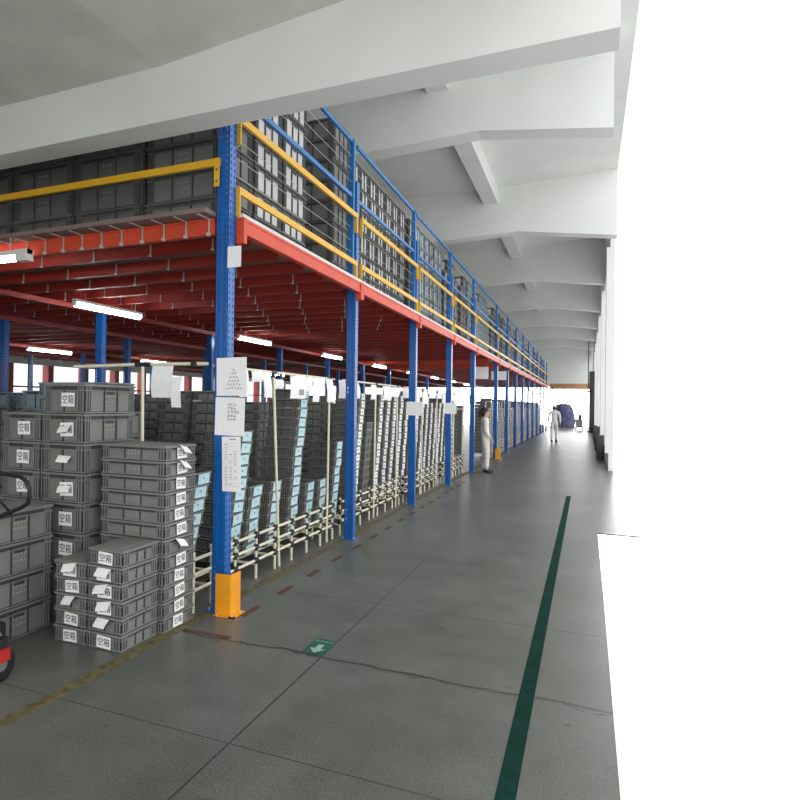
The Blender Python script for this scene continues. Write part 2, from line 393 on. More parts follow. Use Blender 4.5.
# ---- leaning stacks behind the pipe fence, ground level
Z0 = .15
lanes = [(4.28,8,0),(5.08,11,0),(5.42,6,0),(5.86,6,0),(6.34,15,0),(6.78,5,0),(7.16,5,0),(7.62,9,0),(8.42,15,1),(8.86,11,2),(9.38,15,1),(9.76,15,1),(10.14,15,1)]
y = 10.55
while y < 15.4: lanes.append((y, rnd.choice((14,15,15,16)), 1)); y += .40
lanes2 = []
y = 20.7
while y < 46.3: lanes2.append((y, rnd.choice((13,15,15,16)), 1)); y += .42
WL = MB(); WL.box(-.07,.07,-.0025,0,-.043,.043,'paper'); WL.box(-.03,.02,-.003,-.0025,-.01,.012,'fink')
WHITEC = WL.mesh('label_card')
count = 0; stuff = MB()
def mtx(x,y,z,a=0): return Matrix.Translation((x,y,z)) @ Matrix.Rotation(a,4,'Z')
for i, (y, n, st) in enumerate(lanes+lanes2):
    for k in range(n):
        p = (-3.14+rnd.uniform(-.006,.006), y+(.042 if i == 0 else .024)*k+rnd.uniform(-.003,.003), Z0+.108*k)
        lb = CARD if st == 0 else WHITEC
        if i < len(lanes) and count < 300:
            labs = [] if st == 2 else [(lb,'label_card',(.190,rnd.uniform(-.012,.012),.052),PI/2,rnd.uniform(-.08,.08))]
            crate('small_tote','tote',p,'small grey tote, %s from the bottom of the %s leaning stack past the corner' % (ORD[k+1],ORD[i+1]) if i < 20 else
                  'small grey tote, %s from the bottom, leaning stack %d along the aisle' % (ORD[k+1], i+1), 'tote', 'leaning stacks behind the pipe fence', labs)
            count += 1
        else:
            stuff.add(KIND['tote'][0] if False else SIMPLE, mtx(*p)) if 'SIMPLE' in globals() else None
            if 'SIMPLE' not in globals():
                SIMPLE = MB(); SIMPLE.box(-.18,.18,-.133,.133,0,.1,'dgrey'); SIMPLE.box(-.189,.189,-.141,.141,.088,.105,'grey')
                for q in (-.12,-.09,.09,.12): SIMPLE.box(.18,.187,q-.004,q+.004,.005,.09,'grey')
                SIMPLE.box(.181,.186,-.05,.05,.016,.082,'paper')
                stuff.add(SIMPLE, mtx(*p))
tag(link('small_totes', stuff), 'mass of small grey totes stacked along the distant part of the aisle', 'totes', kind='stuff')
# second row: darker taller stacks further in
row2 = [(-3.66,5.75,16),(-4.07,5.75,16),(-3.66,6.55,15),(-3.66,7.45,14),(-4.07,7.3,15),(-3.66,8.6,16),(-3.66,9.3,15),(-4.07,9.0,14),(-4.48,6.4,15),(-4.9,6.4,15),(-4.1,18.2,15),(-4.5,18.2,15),(-4.9,18.2,15),(-3.6,19.4,15)]
for i, (x, y, n) in enumerate(row2):
    for k in range(n):
        crate('dark_tote','dark',(x+rnd.uniform(-.006,.006),y+.012*k,.108*k),
              'dark grey tote, %s from the bottom, stack %d of the second row behind the fence' % (ORD[k+1], i+1), 'tote', 'second row of dark tote stacks')
bk = MB(); bk.box(0,.42*2,0,.4*2,0,.12,'dcol')
tag(link('floor_dolly', bk, loc=(-4.28,5.55,0)), 'low dark dolly under the second row tote stacks', 'dolly') if False else None
# medium crate stacks standing deeper under the platform
for i, (x, y, n) in enumerate([(-4.95,5.3,7),(-5.4,5.35,8),(-5.2,7.2,8),(-5.75,7.2,8),(-6.9,6.6,8),(-7.4,6.6,8),(-5.6,9.4,8),(-7.3,9.4,8),(-9.2,9.3,8),(-9.8,9.3,8),(-10.8,9.4,8),(-5.0,12.0,8),(-3.9,11.2,8),(-3.9,13.2,8),(-3.9,15.2,8)]):
    for k in range(n):
        crate('blue_grey_crate' if k == n-1 else 'deep_crate','ablue' if k == n-1 else 'tall',(x+rnd.uniform(-.01,.01),y,k*.2155),
              'deep %s crate, %s layer of background stack %d under the platform' % ('blue grey' if k==n-1 else 'grey', ORD[k+1], i+1), 'crate', 'background stacks under the platform', rz=0)

# ------------------------------------------------------------------ pipe fences
def pipe_frame(idx, y0, y1, poles, detail=True):
    t = thing('pipe_fence', (-2.75,y0,0), 'cream pipe fence with black joints, %s along the aisle from the corner' % ORD[idx], 'fence', 'low pipe fences before the leaning totes')
    n = max(2, round((y1-y0)/.40)); ys = [(y1-y0)*i/n for i in range(n+1)]
    zs = (.165,.285,.40)
    if not detail:
        f = MB()
        for yy in ys:
            f.tube([(0,yy,0),(0,yy,.46)], .014, 'pipe', 6)
            for z in zs: f.bar((0,yy-.03,z),(0,yy+.03,z),.04,.04,'joint')
        for z in zs: f.tube([(0,0,z),(0,y1-y0,z)], .014, 'pipe', 6)
        link('frame', f, t)
    else:
        for z in zs:
            f = MB(); f.tube([(0,0,z),(0,y1-y0,z)], .0135, 'pipe'); link('rail', f, t)
        up = MB(); up.tube([(0,0,0),(0,0,.46)], .0135, 'pipe'); up = up.mesh('upright')
        jt = MB(); jt.tube([(0,-.035,0),(0,.035,0)], .0195, 'joint'); jt.tube([(0,0,-.03),(0,0,.03)], .0195, 'joint'); jt = jt.mesh('joint')
        for yy in ys:
            link('upright', up, t, (0,yy,0))
            for z in zs: link('pipe_joint', jt, t, (0,yy,z))
    # lane bars that carry the stacks
    f = MB()
    for yy in ys:
        f.tube([(0,yy,.13),(-.65,yy,.13)], .0135, 'pipe', 6)
    for xx in (-.25,-.6): f.tube([(xx,0,.13),(xx,y1-y0,.13)], .0135, 'pipe', 6); f.tube([(xx,.02,0),(xx,.02,.13)], .0135,'pipe',6); f.tube([(xx,y1-y0-.02,0),(xx,y1-y0-.02,.13)], .0135,'pipe',6)
    link('shelf_pipes', f, t)
    if poles:
        for py, lean in poles:
            f = MB(); f.tube([(.0,py-y0,.0),(.0,py-y0+lean,1.90)], .0135, 'pipe'); link('pole', f, t)
        f = MB(); f.tube([(0,0,1.90),(0,y1-y0,1.90)], .0125, 'pipe'); link('top_rail', f, t)
        f = MB()
        for py, lean in poles: f.tube([(0,py-y0+lean-.05,1.9),(0,py-y0+lean+.05,1.9)], .019, 'joint'); f.tube([(0,py-y0+lean,1.85),(0,py-y0+lean,1.92)], .019, 'joint')
        link('top_joint', f, t)
    return t
_fy = [4.40+2.93*k for k in range(4)]+[20.45+2.93*k for k in range(9)]
for k, y0 in enumerate(_fy):
    poles = [(y0+1.25+.1*(k%2), -.18 if k == 0 else .04),(y0+2.5,.03)] if k < 4 else []
    pipe_frame(k+1, y0, y0+(2.68 if k != 3 else 2.5), poles, detail=(k < 4))
# short fence left of the corner post and its tall pole with a cross rail
t = thing('pipe_stand', (-3.22,4.12,0), 'tall cream pipe stand with cross rail behind the stack of twelve', 'stand')
f = MB(); f.tube([(0,0,0),(-.02,0,1.90)], .0135, 'pipe'); link('pole', f, t)
f = MB(); f.tube([(-.62,-.12,1.88),(0,0,1.9),(.56,.05,1.9)], .0135, 'pipe'); link('cross_rail', f, t)
f = MB(); f.tube([(-.08,-.01,1.9),(.06,.005,1.9)], .021, 'joint'); f.box(.42,.47,.02,.06,1.88,1.92,'joint'); link('joint', f, t)
f = MB()
for z in (.165,.285,.40): f.tube([(.50,-.02,z),(.50,.24,z)], .0135, 'pipe')
f.tube([(.5,-.02,0),(.5,-.02,.46)], .0135, 'pipe'); f.tube([(.5,.24,0),(.5,.24,.46)], .0135, 'pipe')
tag(link('pipe_fence', f, loc=(-3.22,4.12,0)), 'short end of cream pipe fence between stack of twelve and corner post', 'fence')

# papers hung from the top rails
def sheet(w, h, lean=0, m='paper', pic=False, curl=.02):
    f = MB(); n = 5; vs = []
    for i in range(n+1):
        t = i/n; off = curl*math.sin(t*PI*.9)
        vs += [(off, -w/2+lean*t, -h*t), (off, w/2+lean*t, -h*t)]
    f.poly(vs, [(2*i,2*i+2,2*i+3,2*i+1) for i in range(n)], m, True)
    f.poly([(a-.0015,b,c) for a,b,c in vs], [(2*i+1,2*i+3,2*i+2,2*i) for i in range(n)], m, True)
    if pic: f.box(curl+.0005, curl+.0012, w*.05, w*.35, -h*.85, -h*.6, 'fink')
    return f
def hung(x, y, z, w, h, lean, label, rz=0, pic=False):
    # rz = 0 faces the aisle
    tag(link('hanging_paper', sheet(w,h,lean,pic=pic), loc=(x,y,z), rot=(0,0,rz)), label, 'paper', 'papers hung on the top pipe rails')
yy = [(4.62,.10,.20,-.03),(4.86,.09,.24,.0),(5.10,.12,.10,0),(5.28,.09,.24,.03),(5.56,.10,.09,0),(6.00,.20,.24,0),(6.30,.09,.16,-.03),(6.48,.09,.27,0),(6.66,.10,.14,-.04),(6.88,.10,.27,.02),(7.3,.11,.22,0)]
names = ['narrow slanted','narrow straight','short wide','narrow curled','small low','wide stamped','narrow tilted','long narrow','short tilted','long straight','grey edged']
for i, (y, w, h, l) in enumerate(yy):
    hung(-2.735, y, 1.895-(.06 if i==4 else 0), w, h, l, '%s white paper on the first top rail, %s past the corner post' % (names[i], ORD[i+1]), rz=-.5, pic=(i==5))
for i in range(16):
    y = 7.9+.62*i+rnd.uniform(-.1,.1)
    hung(-2.735, y, 1.88, rnd.choice((.1,.16,.2)), rnd.uniform(.12,.26), rnd.uniform(-.05,.05), 'white paper on the top rail, %s beyond the second blue post' % ORD[i+1], rz=-.5)
hung(-3.05, 4.13, 1.885, .20, .25, 0, 'grey white printed sheet hanging beside the cream pole at left', rz=-PI/2)
hung(-2.90, 4.11, 1.80, .09, .24, 0, 'narrow white paper hanging nearest the left of the corner post', rz=-PI/2)

# ------------------------------------------------------------------ blue posts
def plate(f, w, H, z0, fn, m='blue', cols=2, pitch=.05):
    """perforated strip: fn(u, z) -> point; real slots"""
    xs = []
    hw = .011; cs = [w*.25, w*.75] if cols == 2 else [w*.5]
    if cols == 2: xs = [0, cs[0]-hw/2, cs[0]+hw/2, cs[1]-hw/2, cs[1]+hw/2, w]
    else: xs = [0, cs[0]-hw/2, cs[0]+hw/2, w]
    for i in range(len(xs)-1):
        a, b = xs[i], xs[i+1]
        if i % 2 == 0: f.poly([fn(a,z0),fn(b,z0),fn(b,H),fn(a,H)], [(0,1,2,3)], m)
        else:
            z = z0
            while z < H-.001:
                ze = min(z+pitch*.5, H); f.poly([fn(a,z),fn(b,z),fn(b,ze),fn(a,ze)], [(0,1,2,3)], m); z += pitch
def post_mesh(H, w=.11, d=.10, z0=0.012):
    f = MB(); x0,x1,y0,y1 = -w/2,w/2,-d/2,d/2
    plate(f, w, H, z0, lambda u,z: (x0+u,y0,z)); plate(f, d, H, z0, lambda u,z: (x1,y0+u,z))
    plate(f, w, H, z0, lambda u,z: (x1-u,y1,z), cols=2)
    for y_ in (y0,y1): f.box(x0,x0+.004,min(y_,y_*.55),max(y_,y_*.55),z0,H,'blue')
    for X in (x0+.036,x0+.074):   # two formed grooves down the front
        f.box(X-.002,X+.002,y0-.006,y0,z0,H,'blue')
    me = f.mesh('upright'); return me
def foot_mesh():
    f = MB(); f.box(-.085,.085,-.075,.075,0,.012,'blue')
    for a in (-.068,.068): f.tube([(a,-.055,.012),(a,-.055,.03)], .009, 'galv', 8)
    return f.mesh('base_plate')
FOOT = foot_mesh(); P_tall = post_mesh(4.75); P_low = post_mesh(4.25); P_in = post_mesh(2.858)
def solid(o):
    md = o.modifiers.new('thick','SOLIDIFY'); md.thickness = .003; md.offset = -1
def post(me, x, y, label, group):
    t = thing('rack_post', (x,y,0), label, 'post', group); u = link('upright', me, t); solid(u); link('base_plate', FOOT, t); return t
PX = -2.565; BAY = 2.93; Y1 = 4.25
YP = [Y1+BAY*k for k in range(5)]+[20.3+BAY*j for j in range(10)]
for k in range(15):
    post(P_tall if k == 0 else P_low, PX, YP[k], 'blue perforated corner post with papers and orange foot guard' if k == 0 else
         'blue perforated post, %s along the aisle counting the corner post' % ORD[k+1], 'blue posts along the aisle')
for r, (x, nm) in enumerate(((-6.4,'second'),(-8.33,'third'),(-12.2,'fourth'),(-14.1,'fifth'))):
    for k in range(9):
        post(P_in, x, Y1+BAY*k, 'blue post under the platform in the %s row, %s from the front' % (nm, ORD[k+1]), 'inner blue posts under the platform')
# foot guards
def guard(y, label):
    f = MB(); z = .31
    prof = [(-.025,-.085),(.105,-.085),(.105,.07),(.097,.07),(.097,-.077),(-.025,-.077)]
    f.poly([(a,b,0) for a,b in prof]+[(a,b,z) for a,b in prof], [(0,1,2,3,4,5)[::-1],(6,7,8,9,10,11)]+[(i,(i+1)%6,6+(i+1)%6,6+i) for i in range(6)], 'guard')
    t = thing('post_guard', (PX+.04,y-.02,0), label, 'post guard'); link('shield', f, t)
    g = MB(); g.box(-.025,.15,-.115,-.085,0,.006,'guard'); g.box(.105,.15,-.115,.07,0,.006,'guard'); link('foot_flange', g, t)
    g = MB()
    pass
    for a,b in ((.0,-.1),(.128,-.1),(.128,.03)): g = MB(); g.tube([(a,b,.006),(a,b,.018)],.009,'galv',8); link('anchor_bolt', g, t)
guard(Y1, 'orange yellow steel foot guard bolted around the corner post')
guard(YP[5], 'small orange yellow foot guard on the post beyond the standing woman')

# paper on posts
def poster(x0,x1,z0,z1,y,label,kind):
    w, h = x1-x0, z1-z0; f = MB()
    f.box(-w/2,w/2,-.0015,0,-h/2,h/2,'paper')
    rs = random.Random(int(w*1000)+int(z0*100))
    def glyph(cx,cz,s,m='fink'):
        for _ in range(3): 
            a = rs.uniform(-.4,.4)*s; f.box(cx-s*.5,cx+s*.5,-.0022,-.0015,cz+a,cz+a+s*.14,m)
        a = rs.uniform(-.3,.3)*s; f.box(cx+a,cx+a+s*.14,-.0022,-.0015,cz-s*.5,cz+s*.5,m)
    if kind == 'pyramid':
        for r in range(6):
            for c in range(1+r): glyph(.02+(c-r/2)*.026, .05-r*.028, .018)
    if kind == 'block':
        for r in range(5):
            for c in range(3+(r==2)): glyph(-.01+c*.026, .09-r*.028, .021)
    if kind == 'table':
        for r in range(14): f.box(-w*.42,w*.42,-.0018,-.0015,h*.38-r*.025,h*.38-r*.025+.0012,'fink')
        for r in range(13):
            for c in range(3):
                if rs.random()<.6: f.box(-w*.35+c*.04,-w*.35+c*.04+.022,-.0018,-.0015,h*.38-r*.025-.014,h*.38-r*.025-.009,'fink')
        f.box(-w*.1,w*.25,-.0019,-.0015,h*.44,h*.46,'fink')
    tag(link('paper_notice', f, loc=((x0+x1)/2,y,(z0+z1)/2), rot=(0,rnd.uniform(-.03,.03),0)), label, 'notice', 'notices on the corner post')
poster(-2.592,-2.330,1.655,1.945,Y1-.061,'top white notice with small print taped to the corner post','pyramid')
poster(-2.600,-2.343,1.352,1.642,Y1-.061,'middle white notice with rows of characters on the corner post','block')
poster(-2.533,-2.370,.93,1.345,Y1-.061,'tall narrow lower sheet with a table on the corner post','table')
poster(-2.51,-2.392,2.63,2.79,Y1-.061,'small blank white card high on the corner post','blank')
for k in (2,3):
    f = MB(); f.box(-.12,.12,-.002,0,-.11,.11,'paper'); 
    tag(link('post_card', f, loc=(PX+.05,YP[k]-.065,1.55)), 'grey white card on the %s blue post of the aisle' % ORD[k+1], 'card')

# ------------------------------------------------------------------ platform steel
def beam(name, x, y0, y1, z0, z1, m, label, group, w=.05, lip=True):
    t = thing(name, (x,y0,z0), label, 'beam', group); h = z1-z0; L = y1-y0; f = MB()
    f.box(-w/2,w/2,0,L,0,h,m); f.box(w/2,w/2+.006,0,L,0,.022,m); f.box(w/2,w/2+.006,0,L,h-.022,h,m); link('box_section', f, t)
    g = MB(); g.box(-w/2-.01,w/2+.012,-.002,.05,-.075,h+.001,m); link('end_plate', g, t); g = MB(); g.box(-w/2-.01,w/2+.012,L-.05,L+.001,-.075,h+.001,m); link('end_plate', g, t)
    if lip: g = MB(); g.box(-w/2,w/2+.004,0,L,h+.001,h+.028,'lip'); link('deck_lip', g, t)
for k in range(14):
    y0 = YP[k]+(.065 if k == 0 else 0.004)
    beam('edge_beam', -2.478, y0, YP[k+1]-.002, 2.92, 3.045, 'orange', 'orange red edge beam of the platform, %s bay from the corner' % ORD[k+1], 'edge beams along the aisle')
for x, nm in ((-6.4,'second'),(-8.33,'third'),(-12.2,'fourth'),(-14.1,'fifth')):
    for k in range(8):
        f = MB(); f.box(-.03,.03,.0,BAY*2-.01,0,.061,'joist')
        tag(link('inner_beam', f, loc=(x,Y1+BAY*2*k,2.862)), 'dark red beam on the %s post row, span %d from the front' % (nm, k+1), 'beam', 'inner beams along the post rows')
# front cross beam with its clips
fb = thing('front_beam', (-2.64,Y1-.03,2.90), 'bright orange front beam of the platform with pale clips', 'beam')
f = MB(); f.box(-14,0,-.02,.03,0,.128,'orange'); f.box(-14,0,-.026,-.02,.108,.128,'orange'); f.box(-14,0,-.026,-.02,0,.012,'orange'); link('box_section', f, fb)
cl = MB(); cl.box(-.006,.006,-.034,-.026,0.0,.128,'galv'); cl.box(-.012,.012,-.05,-.026,-.012,.012,'galv'); cl.bar((0,-.034,.118),(-.02,-.165,.126),.022,.006,'galv')
cl = cl.mesh('deck_clip')
for i in range(30): link('deck_clip', cl, fb, (-.04-.212*i,0,0))
# joists
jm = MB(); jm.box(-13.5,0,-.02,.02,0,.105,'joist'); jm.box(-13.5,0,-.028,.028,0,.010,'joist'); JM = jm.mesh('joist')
cj = MB(); cj.box(-.005,.005,-.033,-.021,.0,.1,'galv'); cj.box(-.011,.011,-.045,-.021,-.008,.008,'galv'); CJ = cj.mesh('joist_clip')
y = Y1+.48; i = 0
while y < 46.5:
    if not (18.9 < y < 21.8):
        lab = 'dark red joist under the deck, %s back from the front beam' % ORD[i+1] if i < 20 else 'dark red joist deep under the deck, row %d from the front' % (i+1)
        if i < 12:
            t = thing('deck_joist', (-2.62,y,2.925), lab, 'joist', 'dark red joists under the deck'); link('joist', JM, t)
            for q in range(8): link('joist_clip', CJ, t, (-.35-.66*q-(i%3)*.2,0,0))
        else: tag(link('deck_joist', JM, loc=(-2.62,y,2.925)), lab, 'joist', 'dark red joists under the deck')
    i += 1; y += .55
for yy_, nm in ((18.93,'near'),(21.80,'far')):
    f = MB(); f.box(-4,0,-.03,.03,0,.16,'orange'); tag(link('cross_beam', f, loc=(-2.60,yy_,2.86)), 'bright orange cross beam at the %s side of the deck opening' % nm, 'beam')
f2 = MB(); ED = -2.626
f2.box(-16,ED,4.05,18.9,3.034,3.070,'deck'); f2.box(-16,-6.6,18.9,21.86,3.034,3.070,'deck'); f2.box(-16,ED,21.86,46.75,3.034,3.070,'deck')
for k in range(14):
    f2.box(ED,-2.506,YP[k]+.056,YP[k+1]-.056,3.034,3.070,'deck')
tag(link('platform_deck', f2), 'brown deck boards forming the upper storage floor', 'deck')
DZ = 3.0705

# hanging boards near the opening
for (x,y,z,w,h,lab) in ((-2.9,19.6,2.42,.42,.36,'white board hanging under the platform beyond the fourth post'),(-2.75,22.5,2.5,.5,.3,'white board with faint lines hanging further along the platform')):
    t = thing('hanging_board', (x,y,z), lab, 'board'); f = MB(); f.box(-w/2,w/2,-.006,.006,0,h,'paper'); link('panel', f, t)
    f = MB(); 
    for a in (-w*.4,w*.4): f.tube([(a,0,h),(a,0,(2.86 if x==-2.9 else 2.92)-z)], .004, 'galv', 6)
    link('hangers', f, t)

# ------------------------------------------------------------------ guard rails and mesh fence panels
def grail(y0, y1, z, label):
    t = thing('guard_rail', (PX+.075,y0,z), label, 'rail', 'yellow guard rails along the platform edge'); L = y1-y0
    f = MB(); f.box(-.012,.012,0,L,-.028,.028,'yellow'); link('bar', f, t)
    f = MB()
    for a in (0,L-.03): f = MB(); f.box(-.020,-.012,a,a+.04,-.20,.03,'yellow'); f.box(-.02,.014,a-.002,a+.012 if a == 0 else a+.032,-.2,.03,'yellow'); link('end_bracket', f, t)
for k in range(14):
    y0 = YP[k]+(.055 if k==0 else .07); y1 = YP[k+1]-.09
    for z, nm in ((3.255,'lower'),(3.815,'upper')):
        grail(y0, y1, z, '%s yellow guard rail in the %s bay from the corner' % (nm, ORD[k+1]))
t = thing('guard_rail', (-2.58,Y1-.075,3.445), 'yellow guard rail across the front of the platform', 'rail')
f = MB(); f.box(-6,0,-.012,.012,-.028,.028,'yellow'); link('bar', f, t)
f = MB(); f.box(-.045,.0,-.014,-.006,-.19,.03,'yellow'); f.tube([(-.022,-.018,-.15),(-.022,-.012,-.15)],.008,'rib',8); f.tube([(-.022,-.018,-.06),(-.022,-.012,-.06)],.008,'rib',8); link('end_bracket', f, t)
for k in range(14):
    y0 = YP[k]; t = thing('fence_panel', (PX+.01,y0,DZ), 'blue rail panel with thin wires, %s bay from the corner' % ORD[k+1], 'fence', 'blue rail panels above the platform edge')
    TOP = 4.70-DZ; MID = 4.06-DZ; L = YP[k+1]-YP[k]-.125
    for z in (MID,TOP): f = MB(); f.box(-.015,.015,.06,L,z-.022,z+.022,'bluel'); link('rail', f, t)
    f = MB(); f.box(-.028,.028,L-.0,L+.055,0,TOP+.02,'bluel'); link('post', f, t)
    if k < 5:
        for z in (.33,.47,.62,1.15,1.3,1.45): f = MB(); f.tube([(0,.06,z),(0,L,z)], .0028, 'galv', 5); link('wire', f, t)

# ------------------------------------------------------------------ crates on the platform
def stack(kind, x, y, n, nm, group, name='storage_box'):
    _, p = KIND[kind]
    for k in range(n):
        o = crate(name, kind, (x+rnd.uniform(-.008,.008), y+rnd.uniform(-.006,.006), DZ+p*k), '%s, %s layer up' % (nm, ORD[k+1]), 'box', group)
XF = -2.76-.376
for c in range(3):
    stack('big_shaded' if c == 0 else 'bigl', XF-.02, Y1+.24+.29+c*.60, 8, 'large grey box over the first bay, %s column from corner' % ORD[c+1], 'large boxes over the first bay')
stack('big_shaded', XF-.02, Y1+3.08, 8, 'large grey box beside the dark gap over the first bay', 'large boxes over the first bay')
for c in range(9):
    stack('big', XF-.80-c*.765, Y1+.20+.29, 6, 'large dark box in front row, %s column left of the corner' % ORD[c+1], 'large boxes along the platform front')
cnt = 0; up = MB()
SB = MB(); SB.box(-.27,.27,-.175,.175,.004,.27,'lgrey'); SB.box(-.284,.284,-.186,.186,.262,.283,'dgrey'); SB.box(-.28,.28,-.182,.182,.0,.012,'dgrey')
for q in (-.165,-.14,0,.14,.165): SB.box(.27,.28,q-.005,q+.005,.01,.265,'dgrey')
SW = MB(); SW.box(-.27,.27,-.175,.175,.004,.27,'wrap'); SW.box(-.284,.284,-.186,.186,.262,.283,'bluep'); 
for q in (-.165,0,.165): SW.box(.27,.28,q-.005,q+.005,.01,.265,'bluep')
for k in range(1, 14):
    y0 = YP[k]+.67; blue = k in (2,) or (k > 3 and k % 2 == 0)
    cols = 10 if k == 4 else 7
    for c in range(cols):
        if k == 2 and c in (0,4): kd = 'end'
        else: kd = 'wrapc' if blue else 'end'
        if k == 3 and c == 4: continue
        n = 5 if (k >= 3 and rnd.random() < .45) else 6
        if k == 1: n = 6
        yy_ = y0+c*.385
        if k < 7:
            stack(kd, -2.78-.284, yy_, n, '%s box, %s column over the %s bay' % ('bluish wrapped' if kd=='wrapc' else 'grey', ORD[c+1], ORD[k+1]), 'boxes over the later bays')
        else:
            for q in range(n): up.add(SW if kd=='wrapc' else SB, mtx(-3.064,yy_,DZ+.286*q))
tag(link('distant_boxes', up), 'rows of grey and bluish boxes on the platform far along the aisle', 'boxes', kind='stuff')
# backing rows deeper on the platform (seen through the gaps)
for c in range(3):
    stack('big', XF-.80, Y1+1.9+c*.62, 6, 'large dark box in the second line over first bay, %s column' % ORD[c+1], 'second line of large boxes')

# ------------------------------------------------------------------ fluorescent lamps
def lamp(x, y, z, i, L=1.4, label=None):
    t = thing('fluorescent_lamp', (x,y,z), label or 'lit white tube lamp', 'lamp', 'tube lamps under the platform')
    f = MB(); f.box(-.03,.03,0,L,.03,.065,'fixt'); f.box(-.025,.025,0,.03,-.02,.03,'fixt'); f.box(-.025,.025,L-.03,L,-.02,.03,'fixt'); link('housing', f, t)
    f = MB(); f.tube([(0,.03,0),(0,L-.03,0)], .036, 'tube', 12); link('tube', f, t)
    for a in (.2,L-.2): f = MB(); f.tube([(0,a,.065),(0,a,2.95-z)], .003, 'galv', 5); link('hanger', f, t)
nms = ['first','second','third','fourth','fifth','sixth','seventh','eighth']
for i in range(8): lamp(-5.80-.04*i, 6.02+4.15*i, 2.80, i+1, L=1.3, label='lit white tube lamp, %s of the line nearest the aisle' % nms[i])
for i in range(5): lamp(-11.8, 6.7+4.1*i, 2.79, i+1, label='lit white tube lamp, %s of the far left line' % nms[i])
lamp(-4.62, 3.72, 2.82, 1, L=.55, label='short bright tube lamp in front of the orange front beam') if False else None
t = thing('fluorescent_lamp', (-5.55,4.06,2.84), 'white lamp cut off at the left edge before the orange beam', 'lamp')
f = MB(); f.box(0,1.13,-.03,.03,.03,.07,'fixt'); f.box(1.0,1.13,-.04,.04,-.03,.07,'fixt'); link('housing', f, t)
f = MB(); f.tube([(.02,0,0),(1.0,0,0)], .024, 'tube', 12); link('tube', f, t)
f = MB(); f.tube([(.3,0,.07),(.3,0,.193)],.004,'galv',6); f.tube([(.9,0,.07),(.9,0,.193)],.004,'galv',6); link('hangers', f, t)

# ------------------------------------------------------------------ pallet jack at the left edge
t = thing('pallet_jack', (-3.09,2.53,0), 'red and black pallet jack cut off by the left edge', 'pallet jack')
def at(*p): return tuple(p)
f = MB()
pts = [(-.20,.18,1.155),(-.02,.18,1.165),(.09,.18,1.155),(.14,.18,1.135),(.165,.18,1.09),(.168,.18,1.05),(.16,.18,1.01),(.10,.18,.975),(-.06,.18,.915),(-.22,.18,.86)]
f.tube(pts, .013, 'black', 10); f.tube([(-.26,.18,1.09),(-.05,.18,.99),(.0,.18,.955)], .008, 'black', 8); link('handle_loop', f, t)
f = MB(); f.tube([(-.24,.18,1.0),(-.2,.1,.35),(-.14,.06,.2)], .018, 'black', 10); link('handle_shaft', f, t)
def wheel(x,y,r,w,lab='wheel'):
    f = MB(); n=24; rr=[(0,r*.35),(0,r*.9),(w*.12,r),(w*.88,r),(w,r*.9),(w,r*.35)]
    vs=[(a-w/2,math.cos(2*PI*k/n)*b,math.sin(2*PI*k/n)*b) for a,b in rr for k in range(n)]
    f.poly(vs,[(i*n+k,i*n+(k+1)%n,(i+1)*n+(k+1)%n,(i+1)*n+k) for i in range(5) for k in range(n)],'black',True)
    f.tube([(-w*.6,0,0),(w*.6,0,0)], r*.36, 'metal', 12)
    return link(lab, f, t, (x,y,r))
wheel(.055,.08,.10,.055); wheel(-.12,.08,.10,.055)
f = MB(); f.box(.086,.104,.04,.12,.12,.19,'red'); f.box(-.16,.09,.04,.12,.20,.25,'black'); f.tube([(.06,.08,.25),(.0,.08,.31)], .02, 'metal', 10); f.box(-.07,-.02,.05,.12,.25,.29,'red')
f.box(-.4,-.14,.05,.3,.06,.24,'black'); link('pump_frame', f, t)
for a in (-.18,.16): f = MB(); f.box(-1.5,-.4,a,a+.16,.05,.09,'red'); link('fork', f, t)

# ------------------------------------------------------------------ odds and ends far down the aisle
f = MB(); n=10; vs=[]; 
ringz = [(0,1.0),(.5,1.02),(1.0,1.0),(1.5,.92),(1.8,.7),(1.92,.3)]
for z,s in ringz:
    for k in range(n): a=2*PI*k/n; vs.append((.85*s*math.cos(a)*(1+.08*math.sin(5*a+z*3)),.7*s*math.sin(a),z))
f.poly(vs,[(i*n+k,i*n+(k+1)%n,(i+1)*n+(k+1)%n,(i+1)*n+k) for i in range(5) for k in range(n)]+[tuple(range(5*n,6*n))],'tarp',True)
tag(link('covered_pile', f, loc=(-1.78,56.8,0)), 'violet blue covered pile at the bright far opening behind the walking person', 'pile')
t = thing('hand_cart', (-.50,50.0,0), 'small dark cart beside the far column in the bright opening', 'cart')
f = MB(); f.box(-.3,.3,-.2,.2,.2,.26,'dcol'); f.tube([(.25,-.18,.2),(.25,-.18,1.1),(.1,-.18,1.25)],.03,'dcol'); f.box(-.25,.2,-.18,.15,.26,.75,'metal'); f.box(-.1,.15,-.18,.15,.75,1.1,'dcol'); link('frame', f, t)
for a in (-.22,.22): f = MB(); f.tube([(a-.03,-.15,.1),(a+.03,-.15,.1)],.1,'black',14); link('wheel', f, t)
for i,(y,h) in enumerate(((22.0,.75),(26.5,.9),(31,.6),(36,.7))):
    f = MB(); f.box(-.11,.11,-.3,.3,0,h*.6,'dcol'); f.box(-.08,.1,-.2,.25,h*.6,h,'rib'); f.box(-.1,.1,-.28,-.2,h*.6,h*.7,'dcol')
    tag(link('floor_box', f, loc=(.385,y,0)), 'dark box against the right wall, %s one from the camera' % ORD[i+1], 'box', 'dark boxes along the right wall')

